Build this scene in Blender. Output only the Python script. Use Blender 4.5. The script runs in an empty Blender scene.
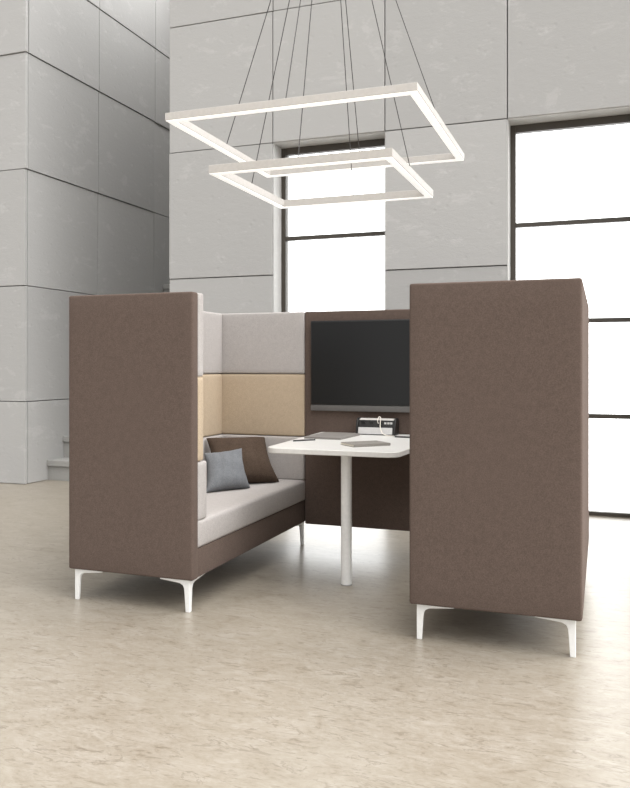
import bpy, bmesh, math, random
from mathutils import Vector, Matrix
random.seed(7)
C = bpy.context.scene.collection
PI = math.pi

# ------------------------------------------------------------------ helpers
def finish(name, bm, mat, parent=None, loc=None, smooth=True, sharp=35, bev=None):
    me = bpy.data.meshes.new(name)
    bmesh.ops.recalc_face_normals(bm, faces=bm.faces)
    bm.to_mesh(me); bm.free()
    if mat: me.materials.append(mat)
    o = bpy.data.objects.new(name, me); C.objects.link(o)
    if parent: o.parent = parent
    if loc: o.location = loc
    if smooth:
        for p in me.polygons: p.use_smooth = True
        me.set_sharp_from_angle(angle=math.radians(sharp))
    if bev:
        m = o.modifiers.new('bevel', 'BEVEL'); m.width = bev; m.segments = 3
        m.limit_method = 'ANGLE'; m.angle_limit = math.radians(40)
        w = o.modifiers.new('normals', 'WEIGHTED_NORMAL'); w.keep_sharp = True
    return o

def box(bm, x0, x1, y0, y1, z0, z1):
    vs = [bm.verts.new((x, y, z)) for z in (z0, z1) for y in (y0, y1) for x in (x0, x1)]
    fs = []
    for f in ((0,2,3,1),(4,5,7,6),(0,1,5,4),(2,6,7,3),(0,4,6,2),(1,3,7,5)):
        fs.append(bm.faces.new([vs[i] for i in f]))
    return vs, fs

def rbox(x0, x1, y0, y1, z0, z1, r, seg=4):
    """box with rounded edges"""
    bm = bmesh.new(); box(bm, x0, x1, y0, y1, z0, z1)
    bmesh.ops.bevel(bm, geom=list(bm.edges), offset=r, segments=seg, profile=.5, affect='EDGES')
    return bm

def pad(x0, x1, y0, y1, z0, z1, r, bulge=(0, 0, 0), n=14):
    """upholstered block: rounded edges and a faint crown on the large faces"""
    bm = bmesh.new()
    box(bm, x0, x1, y0, y1, z0, z1)
    bmesh.ops.bevel(bm, geom=list(bm.edges), offset=r, segments=4, profile=.5, affect='EDGES')
    cx, cy, cz = (x0+x1)/2, (y0+y1)/2, (z0+z1)/2
    h = [(x1-x0)/2, (y1-y0)/2, (z1-z0)/2]
    for ax in range(3):
        c = (cx, cy, cz)[ax]
        for k in range(1, n):
            co = Vector((cx, cy, cz)); co[ax] = c - h[ax] + r + (2*h[ax]-2*r)*k/n
            no = Vector((0, 0, 0)); no[ax] = 1
            if h[ax] > .1:
                bmesh.ops.bisect_plane(bm, geom=list(bm.verts)+list(bm.edges)+list(bm.faces), plane_co=co, plane_no=no)
    for v in bm.verts:
        d = [(v.co.x-cx)/h[0], (v.co.y-cy)/h[1], (v.co.z-cz)/h[2]]
        for ax in range(3):
            if bulge[ax]:
                o1, o2 = [d[k] for k in range(3) if k != ax]
                v.co[ax] += bulge[ax]*d[ax]*max(0, 1-o1*o1)**.6*max(0, 1-o2*o2)**.6
    return bm

def prism(bm, pts, axis, a, b):
    """extrude a 2D outline: axis 'x': pts are (y,z); 'y': (x,z); 'z': (x,y)"""
    def P(p, t):
        return {'x': (t, p[0], p[1]), 'y': (p[0], t, p[1]), 'z': (p[0], p[1], t)}[axis]
    A = [bm.verts.new(P(p, a)) for p in pts]; B = [bm.verts.new(P(p, b)) for p in pts]
    bm.faces.new(A); bm.faces.new(B[::-1])
    for i in range(len(pts)):
        j = (i+1) % len(pts)
        bm.faces.new([A[i], B[i], B[j], A[j]])

def tube(bm, pts, r, n=10, cap=True):
    pts = [Vector(p) for p in pts]
    rings = []
    up = None
    for i, p in enumerate(pts):
        d = (pts[min(i+1, len(pts)-1)] - pts[max(i-1, 0)]).normalized()
        if up is None:
            up = Vector((0, 0, 1)) if abs(d.z) < .9 else Vector((1, 0, 0))
        a = d.cross(up).normalized(); b = a.cross(d).normalized(); up = b
        rings.append([bm.verts.new(p + r*(math.cos(2*PI*k/n)*a + math.sin(2*PI*k/n)*b)) for k in range(n)])
    for q, w in zip(rings, rings[1:]):
        for k in range(n):
            bm.faces.new([q[k], q[(k+1) % n], w[(k+1) % n], w[k]])
    if cap:
        bm.faces.new(rings[0][::-1]); bm.faces.new(rings[-1])

def rounded_poly(corners, radii, n=8):
    out = []
    N = len(corners)
    for i in range(N):
        p = Vector(corners[i]); a = Vector(corners[i-1]); b = Vector(corners[(i+1) % N]); r = radii[i]
        if r <= 0: out.append(tuple(p)); continue
        u = (a-p).normalized(); w = (b-p).normalized()
        ang = u.angle(w); d = r/math.tan(ang/2)
        cen = p + (u+w).normalized()*(r/math.sin(ang/2))
        s = p+u*d - cen; e = p+w*d - cen
        a0 = math.atan2(s.y, s.x); a1 = math.atan2(e.y, e.x)
        da = (a1-a0+PI) % (2*PI) - PI
        for k in range(n+1):
            t = a0 + da*k/n
            out.append((cen.x+r*math.cos(t), cen.y+r*math.sin(t)))
    return out

def thing(name, label, cat, loc=(0, 0, 0), rotz=0, group=None, kind=None):
    o = bpy.data.objects.new(name, None); C.objects.link(o)
    o.empty_display_size = .1
    o.location = loc; o.rotation_euler = (0, 0, rotz)
    tag(o, label, cat, group, kind)
    return o

def tag(o, label=None, cat=None, group=None, kind=None):
    if label: o['label'] = label
    if cat: o['category'] = cat
    if group: o['group'] = group
    if kind: o['kind'] = kind
    return o

def copy_tree(o, parent=None):
    c = o.copy(); C.objects.link(c)
    if parent: c.parent = parent
    for ch in list(o.children): copy_tree(ch, c)
    return c

# ------------------------------------------------------------------ materials
def lin(c):
    return tuple(((v/255)/12.92 if v/255 <= .04045 else ((v/255+.055)/1.055)**2.4) for v in c) + (1,)

def mat(name):
    m = bpy.data.materials.new(name); m.use_nodes = True
    nt = m.node_tree; b = nt.nodes['Principled BSDF']
    return m, nt, b

def N(nt, t, **kw):
    n = nt.nodes.new(t)
    for k, v in kw.items():
        if k in n.inputs: n.inputs[k].default_value = v
        else: setattr(n, k, v)
    return n

def ramp(nt, fac, stops):
    r = nt.nodes.new('ShaderNodeValToRGB')
    while len(r.color_ramp.elements) < len(stops): r.color_ramp.elements.new(.5)
    for e, (p, c) in zip(r.color_ramp.elements, stops): e.position = p; e.color = c
    nt.links.new(fac, r.inputs[0]); return r

def plain(name, col, rough=.5, metal=0, spec=.5):
    m, nt, b = mat(name)
    L = nt.links
    tc = N(nt, 'ShaderNodeTexCoord')
    ns = N(nt, 'ShaderNodeTexNoise', Scale=60.0, Detail=3.0)
    L.new(tc.outputs['Object'], ns.inputs['Vector'])
    c = lin(col)
    r = ramp(nt, ns.outputs['Fac'], [(.3, tuple(v*.96 for v in c[:3])+(1,)), (.7, tuple(min(1, v*1.04) for v in c[:3])+(1,))])
    L.new(r.outputs[0], b.inputs['Base Color'])
    b.inputs['Roughness'].default_value = rough; b.inputs['Metallic'].default_value = metal
    b.inputs['Specular IOR Level'].default_value = spec
    return m

def fabric(name, col, var=.10, sheen=.25):
    m, nt, b = mat(name); L = nt.links
    tc = N(nt, 'ShaderNodeTexCoord')
    # melange speckle
    n1 = N(nt, 'ShaderNodeTexNoise', Scale=260.0, Detail=2.0)
    n2 = N(nt, 'ShaderNodeTexNoise', Scale=38.0, Detail=3.0)
    L.new(tc.outputs['Object'], n1.inputs['Vector']); L.new(tc.outputs['Object'], n2.inputs['Vector'])
    mx = N(nt, 'ShaderNodeMath', operation='MULTIPLY_ADD'); mx.inputs[1].default_value = .20
    L.new(n2.outputs['Fac'], mx.inputs[0])
    sc = N(nt, 'ShaderNodeMath', operation='MULTIPLY'); sc.inputs[1].default_value = .80
    L.new(n1.outputs['Fac'], sc.inputs[0]); L.new(sc.outputs[0], mx.inputs[2])
    c = lin(col)
    r = ramp(nt, mx.outputs[0], [(.34, tuple(v*(1-var*2.2) for v in c[:3])+(1,)), (.5, c), (.66, tuple(min(1, v*(1+var*2.2)) for v in c[:3])+(1,))])
    L.new(r.outputs[0], b.inputs['Base Color'])
    # woven bump: crossed fine waves
    w1 = N(nt, 'ShaderNodeTexWave', Scale=170.0, Distortion=1.5); w1.bands_direction = 'Z'
    w2 = N(nt, 'ShaderNodeTexWave', Scale=170.0, Distortion=1.5); w2.bands_direction = 'DIAGONAL'
    L.new(tc.outputs['Object'], w1.inputs['Vector']); L.new(tc.outputs['Object'], w2.inputs['Vector'])
    ad = N(nt, 'ShaderNodeMath', operation='ADD'); L.new(w1.outputs['Fac'], ad.inputs[0]); L.new(w2.outputs['Fac'], ad.inputs[1])
    ad2 = N(nt, 'ShaderNodeMath', operation='ADD'); L.new(ad.outputs[0], ad2.inputs[0]); L.new(n1.outputs['Fac'], ad2.inputs[1])
    bp = N(nt, 'ShaderNodeBump', Strength=.25, Distance=.001)
    L.new(ad2.outputs[0], bp.inputs['Height']); L.new(bp.outputs[0], b.inputs['Normal'])
    b.inputs['Roughness'].default_value = .95
    b.inputs['Specular IOR Level'].default_value = .15
    b.inputs['Sheen Weight'].default_value = sheen
    b.inputs['Sheen Roughness'].default_value = .5
    b.inputs['Sheen Tint'].default_value = tuple(min(1, v*1.5+.1) for v in c[:3])+(1,)
    return m

def concrete(name, col, island=True):
    m, nt, b = mat(name); L = nt.links
    tc = N(nt, 'ShaderNodeTexCoord')
    big = N(nt, 'ShaderNodeTexNoise', Scale=3.0, Detail=8.0, Roughness=.66, Distortion=.5)
    fine = N(nt, 'ShaderNodeTexNoise', Scale=17.0, Detail=8.0, Roughness=.72, Distortion=.4)
    gm = N(nt, 'ShaderNodeMapping'); gm.inputs['Scale'].default_value = (.75, .75, 1.5)
    L.new(tc.outputs['Object'], gm.inputs['Vector'])
    L.new(gm.outputs[0], big.inputs['Vector']); L.new(gm.outputs[0], fine.inputs['Vector'])
    a = N(nt, 'ShaderNodeMath', operation='MULTIPLY_ADD'); a.inputs[1].default_value = .24
    L.new(fine.outputs['Fac'], a.inputs[0])
    s = N(nt, 'ShaderNodeMath', operation='MULTIPLY'); s.inputs[1].default_value = .24
    L.new(big.outputs['Fac'], s.inputs[0]); L.new(s.outputs[0], a.inputs[2])
    c = lin(col)
    def k(f): return tuple(min(1, v*f) for v in c[:3])+(1,)
    r = ramp(nt, a.outputs[0], [(.41, k(.68)), (.47, k(.90)), (.52, k(1.03)), (.58, k(1.14))])
    out = r.outputs[0]
    # pale trowel patches with crisp edges
    vo = N(nt, 'ShaderNodeTexNoise', Scale=4.5, Detail=9.0, Roughness=.75, Distortion=.4)
    L.new(gm.outputs[0], vo.inputs['Vector'])
    pr = ramp(nt, vo.outputs['Fac'], [(.56, (0, 0, 0, 1)), (.62, (1, 1, 1, 1))])
    mx = N(nt, 'ShaderNodeMix', data_type='RGBA'); mx.blend_type = 'MIX'
    pm = N(nt, 'ShaderNodeMath', operation='MULTIPLY'); pm.inputs[1].default_value = .13
    L.new(pr.outputs[0], pm.inputs[0]); L.new(pm.outputs[0], mx.inputs[0])
    L.new(out, mx.inputs[6]); mx.inputs[7].default_value = k(1.18)
    out = mx.outputs[2]
    if island:
        g = N(nt, 'ShaderNodeNewGeometry')
        mr = N(nt, 'ShaderNodeMapRange'); mr.inputs['To Min'].default_value = .93; mr.inputs['To Max'].default_value = 1.04
        L.new(g.outputs['Random Per Island'], mr.inputs['Value'])
        hv = N(nt, 'ShaderNodeHueSaturation'); L.new(mr.outputs[0], hv.inputs['Value']); L.new(out, hv.inputs['Color'])
        out = hv.outputs[0]
    L.new(out, b.inputs['Base Color'])
    # pits
    pv = N(nt, 'ShaderNodeTexVoronoi', Scale=9.0); L.new(tc.outputs['Object'], pv.inputs['Vector'])
    pit = ramp(nt, pv.outputs['Distance'], [(.02, (.84, .84, .84, 1)), (.2, (1, 1, 1, 1))])
    am = N(nt, 'ShaderNodeMath', operation='ADD'); L.new(pit.outputs[0], am.inputs[0]); L.new(a.outputs[0], am.inputs[1])
    bp = N(nt, 'ShaderNodeBump', Strength=.8, Distance=.012)
    L.new(am.outputs[0], bp.inputs['Height']); L.new(bp.outputs[0], b.inputs['Normal'])
    b.inputs['Roughness'].default_value = .85; b.inputs['Specular IOR Level'].default_value = .25
    return m

def travertine(name):
    m, nt, b = mat(name); L = nt.links
    tc = N(nt, 'ShaderNodeTexCoord')
    mp = N(nt, 'ShaderNodeMapping'); mp.inputs['Scale'].default_value = (1.0, 1.9, 1); mp.inputs['Rotation'].default_value = (0, 0, math.radians(-9))
    L.new(tc.outputs['Object'], mp.inputs['Vector'])
    n1 = N(nt, 'ShaderNodeTexNoise', Scale=5.5, Detail=9.0, Roughness=.66, Distortion=1.0)
    n2 = N(nt, 'ShaderNodeTexNoise', Scale=26.0, Detail=7.0, Roughness=.68, Distortion=1.2)
    n3 = N(nt, 'ShaderNodeTexNoise', Scale=3.4, Detail=10.0, Roughness=.70, Distortion=1.6)
    for n in (n1, n2, n3): L.new(mp.outputs[0], n.inputs['Vector'])
    a = N(nt, 'ShaderNodeMath', operation='MULTIPLY_ADD'); a.inputs[1].default_value = .5
    L.new(n2.outputs['Fac'], a.inputs[0])
    s = N(nt, 'ShaderNodeMath', operation='MULTIPLY'); s.inputs[1].default_value = .5
    L.new(n1.outputs['Fac'], s.inputs[0]); L.new(s.outputs[0], a.inputs[2])
    r = ramp(nt, a.outputs[0], [(.30, lin(FLOOR[0])), (.43, lin(FLOOR[1])), (.52, lin(FLOOR[2])), (.66, lin(FLOOR[3]))])
    # pale clouds of calcite
    pr = ramp(nt, n3.outputs['Fac'], [(.56, (0, 0, 0, 1)), (.63, (1, 1, 1, 1))])
    pm = N(nt, 'ShaderNodeMath', operation='MULTIPLY'); pm.inputs[1].default_value = .35
    L.new(pr.outputs[0], pm.inputs[0])
    mx = N(nt, 'ShaderNodeMix', data_type='RGBA'); L.new(pm.outputs[0], mx.inputs[0]); L.new(r.outputs[0], mx.inputs[6]); mx.inputs[7].default_value = lin(FLOOR[3])
    # thin dark veins
    vv = N(nt, 'ShaderNodeMath', operation='SUBTRACT'); vv.inputs[1].default_value = .46; n5 = N(nt, 'ShaderNodeTexNoise', Scale=6.5, Detail=6.0, Roughness=.6, Distortion=.7)
    m5 = N(nt, 'ShaderNodeMapping'); m5.inputs['Scale'].default_value = (.55, 2.0, 1); m5.inputs['Rotation'].default_value = (0, 0, math.radians(-7)); L.new(tc.outputs['Object'], m5.inputs['Vector']); L.new(m5.outputs[0], n5.inputs['Vector']); L.new(n5.outputs['Fac'], vv.inputs[0])
    va = N(nt, 'ShaderNodeMath', operation='ABSOLUTE'); L.new(vv.outputs[0], va.inputs[0])
    vr = ramp(nt, va.outputs[0], [(.0, (1, 1, 1, 1)), (.016, (0, 0, 0, 1))])
    gate = ramp(nt, n1.outputs['Fac'], [(.46, (0, 0, 0, 1)), (.55, (.6, .6, .6, 1))])
    vm = N(nt, 'ShaderNodeMath', operation='MULTIPLY'); L.new(vr.outputs[0], vm.inputs[0]); L.new(gate.outputs[0], vm.inputs[1])
    mx2 = N(nt, 'ShaderNodeMix', data_type='RGBA'); L.new(vm.outputs[0], mx2.inputs[0]); L.new(mx.outputs[2], mx2.inputs[6]); mx2.inputs[7].default_value = lin(FLOOR[0])
    n4 = N(nt, 'ShaderNodeTexNoise', Scale=20.0, Detail=8.0, Roughness=.62, Distortion=.8)
    m4 = N(nt, 'ShaderNodeMapping'); m4.inputs['Scale'].default_value = (.55, 1.9, 1); m4.inputs['Location'].default_value = (3.1, 7.7, 0); m4.inputs['Rotation'].default_value = (0, 0, math.radians(-6))
    L.new(tc.outputs['Object'], m4.inputs['Vector']); L.new(m4.outputs[0], n4.inputs['Vector'])
    fr = ramp(nt, n4.outputs['Fac'], [(.59, (0, 0, 0, 1)), (.63, (1, 1, 1, 1))])
    fm = N(nt, 'ShaderNodeMath', operation='MULTIPLY'); fm.inputs[1].default_value = .42; L.new(fr.outputs[0], fm.inputs[0])
    mx3 = N(nt, 'ShaderNodeMix', data_type='RGBA'); L.new(fm.outputs[0], mx3.inputs[0]); L.new(mx2.outputs[2], mx3.inputs[6]); mx3.inputs[7].default_value = lin(FLOOR[0])
    L.new(mx3.outputs[2], b.inputs['Base Color'])
    rr = N(nt, 'ShaderNodeMapRange'); rr.inputs['To Min'].default_value = .26; rr.inputs['To Max'].default_value = .40
    L.new(n2.outputs['Fac'], rr.inputs['Value']); L.new(rr.outputs[0], b.inputs['Roughness'])
    bp = N(nt, 'ShaderNodeBump', Strength=.10, Distance=.002); L.new(a.outputs[0], bp.inputs['Height']); L.new(bp.outputs[0], b.inputs['Normal'])
    b.inputs['Specular IOR Level'].default_value = .8
    return m

def glass(name):
    m, nt, b = mat(name); L = nt.links
    nt.nodes.remove(b)
    out = [n for n in nt.nodes if n.type == 'OUTPUT_MATERIAL'][0]
    t = N(nt, 'ShaderNodeBsdfTransparent'); t.inputs['Color'].default_value = (.97, .98, .98, 1)
    g = N(nt, 'ShaderNodeBsdfGlossy'); g.inputs['Roughness'].default_value = .02
    f = N(nt, 'ShaderNodeFresnel'); f.inputs['IOR'].default_value = 1.45
    mx = N(nt, 'ShaderNodeMixShader'); L.new(f.outputs[0], mx.inputs[0]); L.new(t.outputs[0], mx.inputs[1]); L.new(g.outputs[0], mx.inputs[2])
    L.new(mx.outputs[0], out.inputs[0])
    return m

def emit(name, col, s):
    m, nt, b = mat(name)
    b.inputs['Base Color'].default_value = lin((240, 240, 236))
    b.inputs['Emission Color'].default_value = lin(col); b.inputs['Emission Strength'].default_value = s
    return m

FLOOR = [(98, 86, 70), (138, 129, 115), (146, 138, 125), (159, 152, 141)]
M = dict(
    brown=fabric('brown_wool', (93, 80, 73), .09, .22),
    brown_dark=fabric('dark_brown_wool', (84, 68, 58), .14, .1),
    light=fabric('light_grey_wool', (171, 166, 163), .06, .12),
    beige=fabric('beige_wool', (180, 163, 141), .06, .12),
    pillow_brown=fabric('umber_linen', (68, 56, 47), .14, .12),
    pillow_grey=fabric('slate_linen', (107, 109, 112), .10, .1),
    concrete=concrete('concrete', (208, 207, 205)),
    backing=concrete('concrete_core', (150, 149, 145), False),
    reveal=concrete('window_lit_render', (236, 235, 232), False),  # pale lining, whitened further to stand for light from the windows
    step=concrete('stair_concrete', (176, 175, 171), False),
    floor=travertine('travertine'),
    ceiling=plain('ceiling_paint', (205, 204, 200), .9),
    frame=plain('bronze_frame', (62, 56, 48), .5),
    glass=glass('window_glass'),
    white_metal=plain('white_powder_coat', (228, 228, 226), .35),
    white_top=plain('white_laminate', (204, 202, 198), .38),
    lamp=plain('lamp_aluminium', (190, 186, 181), .5),
    diffuser=emit('lamp_diffuser', (255, 254, 252), .5),
    cable=plain('steel_cable', (52, 50, 48), .5),
    screen=plain('black_screen_glass', (22, 23, 24), .36, 0, .3),
    bezel=plain('tv_bezel', (22, 22, 22), .4),
    bar=plain('tv_grey_strip', (92, 90, 88), .5),
    graphite=plain('graphite_shell', (128, 124, 120), .42),
    cover=plain('grey_cover', (126, 122, 116), .6),
    pages=plain('paper_pages', (214, 208, 196), .8),
    black=plain('black_plastic', (24, 23, 22), .35),
    silver=plain('silver_plate', (200, 199, 198), .35, .2),
    ivory=plain('ivory_cord', (232, 226, 216), .5),
    rubber=plain('foot_pad', (150, 150, 148), .7),
)

# ------------------------------------------------------------------ setting
def panel_wall(name, panels, core, relief=.006):
    """concrete slabs with open joints in front of a solid core; one mesh, two materials"""
    bm = bmesh.new()
    for (ax, c0, c1, z0, z1, face, depth, sgn) in panels:
        g = .0045
        off = (relief[ax](c0, z0) if isinstance(relief, dict) else random.choice((0, .35, .7, 1))*relief)
        f = face + sgn*off*-1
        if ax == 'y':     # slab faces -y (sgn=+1: body goes to +y)
            vs, fs = box(bm, c0+g, c1-g, min(f, f+sgn*depth), max(f, f+sgn*depth), z0+g, z1-g)
        else:
            vs, fs = box(bm, min(f, f+sgn*depth), max(f, f+sgn*depth), c0+g, c1-g, z0+g, z1-g)
    bmesh.ops.bevel(bm, geom=list(bm.edges), offset=.0018, segments=1, affect='EDGES')
    for f in bm.faces: f.material_index = 0
    for b in core:
        vs, fs = box(bm, *b)
        for f in fs: f.material_index = 1
    o = finish(name, bm, M['concrete'], smooth=False)
    o.data.materials.append(M['backing'])
    o['kind'] = 'structure'
    return o

ROWS = [0, .84, 2.022, 3.211, 4.395, 5.352, 6.6]
YW = 6.6
COLS = [-3.852, -2.79, -1.751, -.728, .311, 1.334, 2.373, 3.40, 4.60]
WIN = {1, 3, 5}
panels = []; core = []
for i in range(len(COLS)-1):
    for j in range(len(ROWS)-1):
        if i in WIN and j < 3: continue
        panels.append(('y', COLS[i], COLS[i+1], ROWS[j], ROWS[j+1], YW, .035, 1))
    core.append((COLS[i], COLS[i+1], YW+.03, YW+.40, 3.215 if i in WIN else 0, 6.6))
panel_wall('wall_back', panels, core)
for k, i in enumerate(sorted(WIN)):      # smooth pale reveals lining each opening, window light put into their colour
    bm = bmesh.new()
    a, b_ = COLS[i], COLS[i+1]
    box(bm, a-.002, a+.004, YW+.012, YW+.38, 0, 3.213)
    box(bm, b_-.004, b_+.002, YW+.012, YW+.38, 0, 3.213)
    box(bm, a, b_, YW+.012, YW+.38, 3.207, 3.216)
    o = finish('trim_%d' % (k+1), bm, M['reveal'], smooth=False); o['kind'] = 'structure'

# left pier with its deep flank along the stair
XS = -5.519
ys = [YW, 7.841, 9.069, 9.56]
panels = []; core = []
lx = [-9.2, -8.0, -6.8, XS]
for i in range(3):
    for j in range(6): panels.append(('y', lx[i], lx[i+1]+((.003, .002, .0, .009, .018, .026)[j]+.0044 if i == 2 else 0), ROWS[j], ROWS[j+1], YW, .035, 1))
for i in range(3):
    for j in range(6): panels.append(('x', ys[i]+(.036 if i == 0 else 0), ys[i+1], ROWS[j], ROWS[j+1], XS, .035, -1))
core.append((-9.2, XS-.03, YW+.03, 9.60, 0, 6.6))
step_out = [.003, .002, .0, .009, .018, .026]      # courses lean out one over the other, casting the shadow joints
def flank(c0, z0):
    j = min(range(6), key=lambda q: abs(ROWS[q]-z0))
    return step_out[j] if c0 < 9.0 or j != 3 else .0
panel_wall('wall_left', panels, core, {'x': flank, 'y': lambda c0, z0: [.004, 0, .003, .0, .010, .014][min(range(6), key=lambda q: abs(ROWS[q]-z0))]})
# rear and right flank of the stairwell
panels = [('y', XS+k*.83, XS+(k+1)*.83, ROWS[j], ROWS[j+1], 9.52, .035, 1) for k in range(2) for j in range(6)]
panel_wall('wall_stairwell', panels, [(XS, -3.83, 9.55, 9.60, 0, 6.6)])
bm = bmesh.new(); box(bm, -3.859, -3.825, YW+.40, 9.55, 0, 6.6)
o = finish('wall_stair_side', bm, M['backing'], smooth=False); o['kind'] = 'structure'

bm = bmesh.new(); box(bm, -9.2, 7.0, -9, 7.0, -.12, 0); box(bm, -9.2, -3.83, 7.0, 9.6, -.12, 0)
o = finish('floor', bm, M['floor'], smooth=False); o['kind'] = 'structure'
bm = bmesh.new()
for yy in (-1.2, 1.3, 3.8, 6.3): box(bm, -9.2, 5.5, yy, yy+.22, 6.6, 6.9)    # unseen roof, made as open beams to let sky light onto the walls
o = finish('ceiling', bm, M['ceiling'], smooth=False); o['kind'] = 'structure'

YG = 6.79
def window(n, x0, x1):
    w = bpy.data.objects.new('window_%d' % n, None); C.objects.link(w); w.location = (x0, YG, 0); w['kind'] = 'structure'
    W = x1-x0
    bm = bmesh.new()
    box(bm, 0.004, .046, 0, .06, 0, 3.207); box(bm, W-.046, W-.004, 0, .06, 0, 3.207)
    box(bm, .046, W-.046, 0, .06, 3.145, 3.207); box(bm, .046, W-.046, 0, .06, 0, .03)
    for z in (2.358, 1.556, .782): box(bm, .046, W-.046, .004, .056, z, z+.036)
    finish('frame', bm, M['frame'], w, bev=.003)
    bm = bmesh.new()
    box(bm, .04, W-.04, .026, .032, .02, 3.15)
    finish('pane', bm, M['glass'], w, smooth=False)
window(1, COLS[1], COLS[2]); window(2, COLS[3], COLS[4]); window(3, COLS[5], COLS[6])

# staircase climbing behind the pier
st = thing('staircase', 'grey concrete staircase climbing into the recess behind the tall brown screen', 'staircase', (XS, 6.947, 0))
RUN, NS = .262, 10
H = [0, .212] + [.212+.231*k for k in range(1, 10)]
SW = -3.859 - XS
for k in range(NS):
    last = k == NS-1
    y1 = 2.568 if last else (k+1)*RUN + .03
    bm = bmesh.new(); box(bm, .006, SW-.006, k*RUN, y1, 0 if k == 0 else H[k] - .01, H[k+1]-.062)
    s = finish('step', bm, M['step'], st, smooth=False)
    bm = bmesh.new(); box(bm, .005, SW-.005, k*RUN-.022, y1, H[k+1]-.062, H[k+1])
    finish('tread', bm, M['step'], s, bev=.004)

# ------------------------------------------------------------------ sofas
X0, X1, Y0, Y1 = -2.596, -1.873, 3.431, 5.070
CX, CY = (X0+X1)/2, (Y0+Y1)/2
def L_(x): return x - CX
def K_(y): return y - CY
sofa = thing('high_back_sofa', 'left brown high-backed sofa with grey and beige pads inside, holding two pillows', 'sofa', (CX, CY, 0), 0, 'facing high-backed booth sofas')
ZB, ZT = .160, 1.570
PT = .052
def sp(name, m, x0, x1, y0, y1, z0, z1, r=.012, bulge=(0, 0, 0), par=None):
    return finish(name, pad(L_(x0), L_(x1), K_(y0), K_(y1), z0, z1, r, bulge), M[m], par or sofa, sharp=60)
sp('side_panel', 'brown', X0, X1, Y0, Y0+.060, ZB, ZT, .011, (0, .003, 0))
sp('side_panel', 'brown', X0, X1, Y1-PT, Y1, ZB, ZT, .011, (0, .003, 0))
sp('back_panel', 'brown', X0, X0+PT, Y0+PT, Y1-PT, ZB, ZT-.002, .009, (.003, 0, 0))
sp('base', 'brown', X0+PT, X1-.006, Y0+PT, Y1-PT, ZB+.002, .306, .006)
R = [(.443, .731), (.735, 1.150), (1.154, 1.569)]
ms = ['light', 'beige', 'light']
bx = X0+PT
for (z0, z1), mm, th in zip(R, ms, (.102, .067, .067)):
    sp('pad', mm, X0+PT+.002, X1-.001, Y0+.061, Y0+PT+th, z0, z1, .011, (0, .003, 0))
for (z0, z1), mm, th in zip(R, ms, (.080, .066, .066)):
    sp('pad', mm, X0+PT+.001, X0+PT+th, Y0+PT+.069+(.035 if th > .07 else 0), Y1-PT-.050-(.014 if th > .07 else 0), z0, z1, .011, (.003, 0, 0))
for (z0, z1), mm, th in zip(R, ms, (.062, .048, .048)):
    sp('pad', mm, X0+PT+.002, X1-.001, Y1-PT-th, Y1-PT-.001, z0, z1, .011, (0, .003, 0))
sp('seat_cushion', 'light', X0+PT+.004, X1+.002, Y0+PT+.002, Y1-PT-.002, .306, .444, .020, (0, 0, .003))
# splayed white legs with two tapering arms under the frame
def leg_mesh(sx, sy):
    bm = bmesh.new()
    H = .162
    prof = [(0, 0), (.0225, 0), (.028, .085), (.031, .116), (.038, .131), (.055, .140), (.165, .151), (.165, H), (0, H)]
    prism(bm, [(p[0]*sx, p[1]) for p in prof], 'y', 0, .016*sy)
    prof2 = [(0.0165, 0), (.0225, 0), (.028, .085), (.031, .116), (.038, .131), (.055, .140), (.165, .151), (.165, H), (0.0165, H)]
    prism(bm, [(p[0]*sy, p[1]) for p in prof2], 'x', 0, .016*sx)
    return bm
ins = .027
for lx_, sx in ((X0+ins, 1), (X1-ins, -1)):
    for ly_, sy in ((Y0+.018, 1), (Y1-.03, -1)):
        o = finish('leg', leg_mesh(sx, sy), M['white_metal'], sofa, (L_(lx_), K_(ly_), 0), bev=.0025)
sofa2 = copy_tree(sofa)
sofa2.location = (-2.674 - CX, CY, 0); sofa2.rotation_euler = (0, 0, PI)
sofa2['label'] = 'right brown high-backed sofa seen from outside, nearest the camera, before the wide window'

# ------------------------------------------------------------------ media wall, television, table
mw = finish('media_panel', pad(-1.871, -.803, 4.972, 5.030, .152, 1.569, .008), M['brown'], sharp=60)
for v in mw.data.vertices: v.co -= Vector((-1.337, 5.0, .152))
mw.location = (-1.337, 5.0, .152)
tag(mw, 'brown upholstered connecting panel between the two sofas, carrying the black television', 'screen panel')

tv = thing('television', 'black flat television with grey bottom strip mounted on the brown panel', 'television', (-1.335, 4.97, .911))
finish('casing', rbox(-.482, .482, -.030, .001, .040, .592, .004), M['bezel'], tv)
finish('screen', rbox(-.474, .474, -.034, -.028, .049, .584, .0015), M['screen'], tv, smooth=False)
finish('bottom_strip', rbox(-.482, .482, -.029, .001, 0, .039, .003), M['bar'], tv)

TZ = .77
tb = thing('table', 'white laminate table on one round leg standing between the sofas', 'table', (-1.337, 4.19, 0))
out = rounded_poly([(-.367, -.278), (.362, -.278), (.414, .777), (-.416, .777)], [.075, .075, .01, .01], 10)
bm = bmesh.new(); prism(bm, out, 'z', TZ-.029, TZ)
finish('tabletop', bm, M['white_top'], tb, bev=.004)
bm = bmesh.new(); tube(bm, [(0.006, .0, z) for z in (.004, .4, TZ-.029)], .030, 32)
finish('leg', bm, M['white_metal'], tb)
bm = bmesh.new(); tube(bm, [(.006, .0, 0), (.006, 0, .005)], .031, 32)
finish('foot_pad', bm, M['rubber'], tb)

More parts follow.
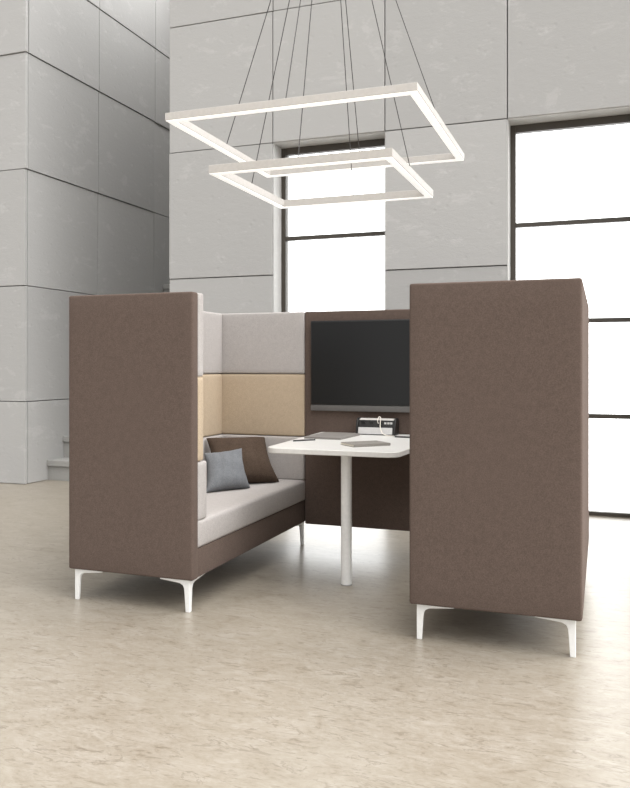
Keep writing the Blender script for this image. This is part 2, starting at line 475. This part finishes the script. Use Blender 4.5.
# ------------------------------------------------------------------ things on the table
def slab_thing(name, corners, z, h, m, r=.003):
    c = sum((Vector(p) for p in corners), Vector((0, 0)))/4
    bm = bmesh.new()
    prism(bm, rounded_poly([tuple(Vector(p)-c) for p in corners], [.012]*4, 5), 'z', 0, h)
    o = finish(name, bm, M[m], None, (c.x, c.y, z), bev=r)
    return o
def rect(c, w, h, deg):
    a = math.radians(deg); u = Vector((math.cos(a), math.sin(a))); v = Vector((-u.y, u.x)); c = Vector(c)
    return [tuple(c - u*w/2 - v*h/2), tuple(c + u*w/2 - v*h/2), tuple(c + u*w/2 + v*h/2), tuple(c - u*w/2 + v*h/2)]

lt = thing('laptop', 'closed grey laptop lying near the far left corner of the white table', 'laptop', (-1.563, 4.64, TZ))
def part_slab(name, par, w, h, deg, z0, z1, m, r, bev=.0015):
    bm = bmesh.new(); prism(bm, rounded_poly(rect((0, 0), w, h, deg), [r]*4, 5), 'z', z0, z1)
    return finish(name, bm, M[m], par, bev=bev)
part_slab('base', lt, .238, .345, -3, 0, .007, 'graphite', .010)
part_slab('lid', lt, .238, .345, -3, .0078, .0125, 'graphite', .010)

nb = thing('notebook', 'thick grey notebook lying on the near right part of the white table', 'notebook', (-1.232, 4.222, TZ))
part_slab('cover', nb, .228, .165, 44, 0, .002, 'cover', .006, .0006)
part_slab('pages', nb, .223, .159, 44, .0021, .0125, 'pages', .004, .0006)
bm = bmesh.new(); prism(bm, [(p[0]+.0818*math.sin(math.radians(44)), p[1]-.0818*math.cos(math.radians(44))) for p in rect((0, 0), .226, .0016, 44)], 'z', .0021, .0125)
finish('spine', bm, M['cover'], nb, smooth=False)
part_slab('cover', nb, .228, .165, 44, .0126, .0146, 'cover', .006, .0006)

def pen(p, q, label):
    p = Vector(p); q = Vector(q); d = q-p; ln = d.length
    o = thing('pen', label, 'pen', (p.x, p.y, TZ), math.atan2(d.y, d.x), 'pens on the table')
    bm = bmesh.new(); tube(bm, [(.012, 0, .0047), (ln*.6, 0, .0047), (ln, 0, .0047)], .0046, 12); finish('barrel', bm, M['black'], o)
    bm = bmesh.new(); tube(bm, [(0, 0, .0047), (.0125, 0, .0047)], .0022, 10); finish('tip', bm, M['silver'], o)
    bm = bmesh.new(); box(bm, ln*.62, ln*.97, -.0018, .0018, .0088, .0104); finish('clip', bm, M['silver'], o, smooth=False)
    return o
pen((-1.690, 4.270), (-1.587, 4.390), 'dark slim pen beside the grey laptop, at left edge of white table')
pen((-1.205, 4.735), (-1.050, 4.722), 'dark slim pen to the right of the power unit, partly behind the right sofa')

# desktop power unit: dark end caps, socket strip and silver plate
pu = thing('power_unit', 'silver and black desktop socket box standing on the white table below the television', 'socket box', (-1.348, 4.90, TZ))
W2 = .116
prof = [(-.048, 0), (.035, 0), (.040, .02), (.040, .082), (.030, .096), (.012, .100), (-.018, .097), (-.030, .091), (-.041, .050)]
bm = bmesh.new(); prism(bm, prof, 'x', -W2, W2); finish('housing', bm, M['black'], pu, bev=.002)
capp = [(-.058, 0), (.040, 0), (.046, .02), (.046, .086), (.034, .101), (.012, .107), (-.022, .104), (-.038, .094), (-.052, .055), (-.058, .02)]
for s in (-1, 1):
    bm = bmesh.new(); prism(bm, capp, 'x', s*W2, s*(W2+.014)); finish('end_cap', bm, M['black'], pu, bev=.004)
bm = bmesh.new(); prism(bm, [(-.0555, .006), (-.050, .006), (-.043, .046), (-.0485, .048)], 'x', -W2+.002, W2-.008); finish('front_plate', bm, M['silver'], pu, bev=.001)
bm = bmesh.new(); prism(bm, [(-.031, .0925), (-.028, .0925), (-.017, .0985), (.010, .1015), (.010, .1030), (-.018, .1005)], 'x', -W2+.004, W2-.004); finish('top_plate', bm, M['lamp'], pu, bev=.0006)
def front_at(z, out):   # on the sloping socket strip
    t = (z-.050)/(.091-.050); return -.041 + .011*t - out
for xx in (-.085, -.030, .028):
    bm = bmesh.new(); tube(bm, [(xx, front_at(.075, .0), .075), (xx, front_at(.075, .004), .074)], .0135, 20); finish('socket', bm, M['bezel'], pu)
for xx in (.060, .080, .098):
    bm = bmesh.new(); box(bm, xx-.007, xx+.007, front_at(.075, .003), front_at(.075, -.003), .069, .081); finish('port', bm, M['silver'], pu, smooth=False)
# white charging lead plugged into the strip
cd = [(.018, -.0395, .075), (.018, -.062, .080), (.019, -.066, .100), (.024, -.052, .116), (.034, -.050, .108), (.034, -.060, .085), (.036, -.068, .050), (.052, -.076, .015), (.085, -.084, .0035), (.115, -.10, .003), (.140, -.12, .003)]
def spline(pts, n=8):
    P = [Vector(p) for p in pts]; P = [P[0]*2-P[1]] + P + [P[-1]*2-P[-2]]; o = []
    for i in range(1, len(P)-2):
        for k in range(n):
            t = k/n
            o.append(.5*((2*P[i]) + (P[i+1]-P[i-1])*t + (2*P[i-1]-5*P[i]+4*P[i+1]-P[i+2])*t*t + (3*P[i]-P[i-1]-3*P[i+1]+P[i+2])*t**3))
    o.append(P[-2]); return o
bm = bmesh.new(); tube(bm, spline(cd), .0026, 8)
o = finish('charging_cord', bm, M['ivory'], None, (-1.348, 4.90, TZ)); tag(o, 'white charging cord looping out of the black socket box onto the table', 'cord')

# ------------------------------------------------------------------ pillows
def pillow(name, BL, BR, TR, TL, thick, m, label, seed, soft=0.):
    rnd = random.Random(seed)
    BL, BR, TR, TL = map(Vector, (BL, BR, TR, TL))
    base = (BL+BR)/2
    nrm = ((BR-BL)+(TR-TL)).cross((TL-BL)+(TR-BR)).normalized()   # towards the room
    n = 28; bm = bmesh.new(); grid = {}
    ph = [rnd.uniform(0, 6.28) for _ in range(6)]
    for side in (1, -1):
        for i in range(n+1):
            for j in range(n+1):
                u = -1+2*i/n; v = -1+2*j/n
                if side == -1 and (abs(u) == 1 or abs(v) == 1): grid[side, i, j] = grid[1, i, j]; continue
                uu = u*(1-.15*(1-v*v)); vv = v*(1-.10*(1-u*u))
                if v > 0:
                    k_ = 1 - soft*(u*u*v)**2 * (1 if u > 0 else .3)
                    uu *= k_; vv *= k_
                a, b_ = (uu+1)/2, (vv+1)/2
                p = BL*(1-a)*(1-b_) + BR*a*(1-b_) + TR*a*b_ + TL*(1-a)*b_
                e = max(0, (1-u*u))**.5*max(0, (1-v*v))**.5
                h = thick/2*(e**.85)*(1+.15*(-v))
                edge = (u*u*v*v)
                wr = .006*math.sin(7*u+3*v+ph[0])*math.sin(4*v-5*u+ph[1])*e + .004*math.sin(13*(u*v)+ph[2])*e**.5*(1-e)
                grid[side, i, j] = bm.verts.new(p - base + nrm*(side*h + wr))
        for i in range(n):
            for j in range(n):
                q = [grid[side, i, j], grid[side, i+1, j], grid[side, i+1, j+1], grid[side, i, j+1]]
                bm.faces.new(q if side == 1 else q[::-1])
    o = finish(name, bm, M[m], None, tuple(base), sharp=80)
    s = o.modifiers.new('smooth', 'SUBSURF'); s.levels = 1; s.render_levels = 1
    return tag(o, label, 'pillow', 'scatter pillows on the left sofa')
SZ = .4475
pillow('pillow', (-2.30, 4.425, SZ+.012), (-1.970, 4.795, SZ), (-2.118, 4.915, .742), (-2.470, 4.685, .738), .165, 'pillow_brown',
       'larger dark brown square pillow leaning in the far corner of the left sofa', 3, .08)
pillow('pillow', (-2.225, 4.218, SZ), (-2.045, 4.495, SZ), (-2.150, 4.590, .690), (-2.335, 4.415, .668), .12, 'pillow_grey',
       'smaller blue-grey pillow leaning in front of the dark brown pillow', 8)

# ------------------------------------------------------------------ pendant lamp: two square rings on wires
PX, PY = -1.332, 3.888
ZC = 4.02
pl = thing('pendant_lamp', 'white pendant lamp of two square light rings hung on thin dark wires', 'pendant lamp', (PX, PY, 0))
def ring_part(half, z, cx, cy, h, w, label):
    def frame(a, b_, z0, z1):
        bm = bmesh.new()
        o_ = [(-a, -a), (a, -a), (a, a), (-a, a)]; i_ = [(-b_, -b_), (b_, -b_), (b_, b_), (-b_, b_)]
        V = [[bm.verts.new((x+cx, y+cy, zz)) for x, y in q] for q in (o_, i_) for zz in (z0, z1)]
        ob, ot, ib, it = V
        for k in range(4):
            j = (k+1) % 4
            bm.faces.new([ob[k], ob[j], ot[j], ot[k]]); bm.faces.new([ib[j], ib[k], it[k], it[j]])
            bm.faces.new([ot[k], ot[j], it[j], it[k]]); bm.faces.new([ob[j], ob[k], ib[k], ib[j]])
        return bm
    r = finish('ring', frame(half, half-w, z+.003, z+h), M['lamp'], pl, bev=.0015); r['label'] = label
    d = finish('diffuser', frame(half-.003, half-w+.003, z-.001, z+.006), M['diffuser'], r, smooth=False); d['label'] = 'glowing white underside strip'
    return r
R1 = (.603, 2.360, -.001, -.006, .037, .042)
R2 = (.462, 2.148, -.021, .06, .042, .040)
ring_part(*R1[:6], 'larger upper square ring')
ring_part(*R2[:6], 'smaller lower square ring')
for half, z, cx, cy, h, w in (R1, R2):
    m_ = half - w/2
    for k, (dx, dy) in enumerate(((-m_, 0), (m_, 0), (0, -m_), (0, m_))):
        top = Vector((dx*.03, dy*.03, ZC))
        bm = bmesh.new(); tube(bm, [(cx+dx, cy+dy, z+h-.002), tuple(top)], .0023, 6); finish('wire', bm, M['cable'], pl)
        
bm = bmesh.new(); tube(bm, [(0, 0, ZC-.01), (0, 0, ZC+.04)], .06, 32); finish('canopy', bm, M['lamp'], pl)
bm = bmesh.new(); tube(bm, [(0, 0, ZC+.04), (0, 0, 6.6)], .012, 16); finish('rod', bm, M['lamp'], pl)

# ------------------------------------------------------------------ light
w = bpy.data.worlds.new('overcast_sky'); bpy.context.scene.world = w; w.use_nodes = True
nt = w.node_tree; L = nt.links
bg = nt.nodes['Background']
tc = N(nt, 'ShaderNodeTexCoord')
def dirterm(v, lo, hi, gain):
    d = N(nt, 'ShaderNodeVectorMath', operation='DOT_PRODUCT'); d.inputs[1].default_value = Vector(v).normalized()
    L.new(tc.outputs['Generated'], d.inputs[0])
    r = N(nt, 'ShaderNodeMapRange', interpolation_type='SMOOTHSTEP')
    r.inputs['From Min'].default_value = lo; r.inputs['From Max'].default_value = hi
    r.inputs['To Min'].default_value = 0; r.inputs['To Max'].default_value = gain
    L.new(d.outputs['Value'], r.inputs['Value']); return r.outputs[0]
terms = [dirterm((1, .12, 1.35), .6, 1, 7.0), dirterm((0, 1, .12), .05, 1, 4.4), dirterm((.3, -1, .6), .3, 1, 1.35), dirterm((0, 0, 1), .65, 1, .3)]
acc = None
for t in terms:
    a = N(nt, 'ShaderNodeMath', operation='ADD')
    if acc is None: a.inputs[0].default_value = .24
    else: L.new(acc, a.inputs[0])
    L.new(t, a.inputs[1]); acc = a.outputs[0]
bg.inputs['Color'].default_value = (1.0, .992, .985, 1)
L.new(acc, bg.inputs['Strength'])

# ------------------------------------------------------------------ camera
cam = bpy.data.cameras.new('camera'); co = bpy.data.objects.new('camera', cam); C.objects.link(co)
co.location = (0, 0, 1.21); co.rotation_euler = (PI/2, 0, math.radians(19.883))
cam.sensor_fit = 'HORIZONTAL'; cam.sensor_width = 36; cam.lens = 36*795.6/630
cam.shift_y = -(394-365.37)/630
cam.clip_start = .05
S = bpy.context.scene
S.camera = co
vs = S.view_settings; S.display_settings.display_device = 'sRGB'
vs.view_transform = 'Standard'; vs.look = 'None'; vs.gamma = 1; vs.exposure = 0.0; vs.use_curve_mapping = False
S.cycles.use_denoising = True
S.cycles.max_bounces = 10; S.cycles.diffuse_bounces = 6; S.cycles.transparent_max_bounces = 12
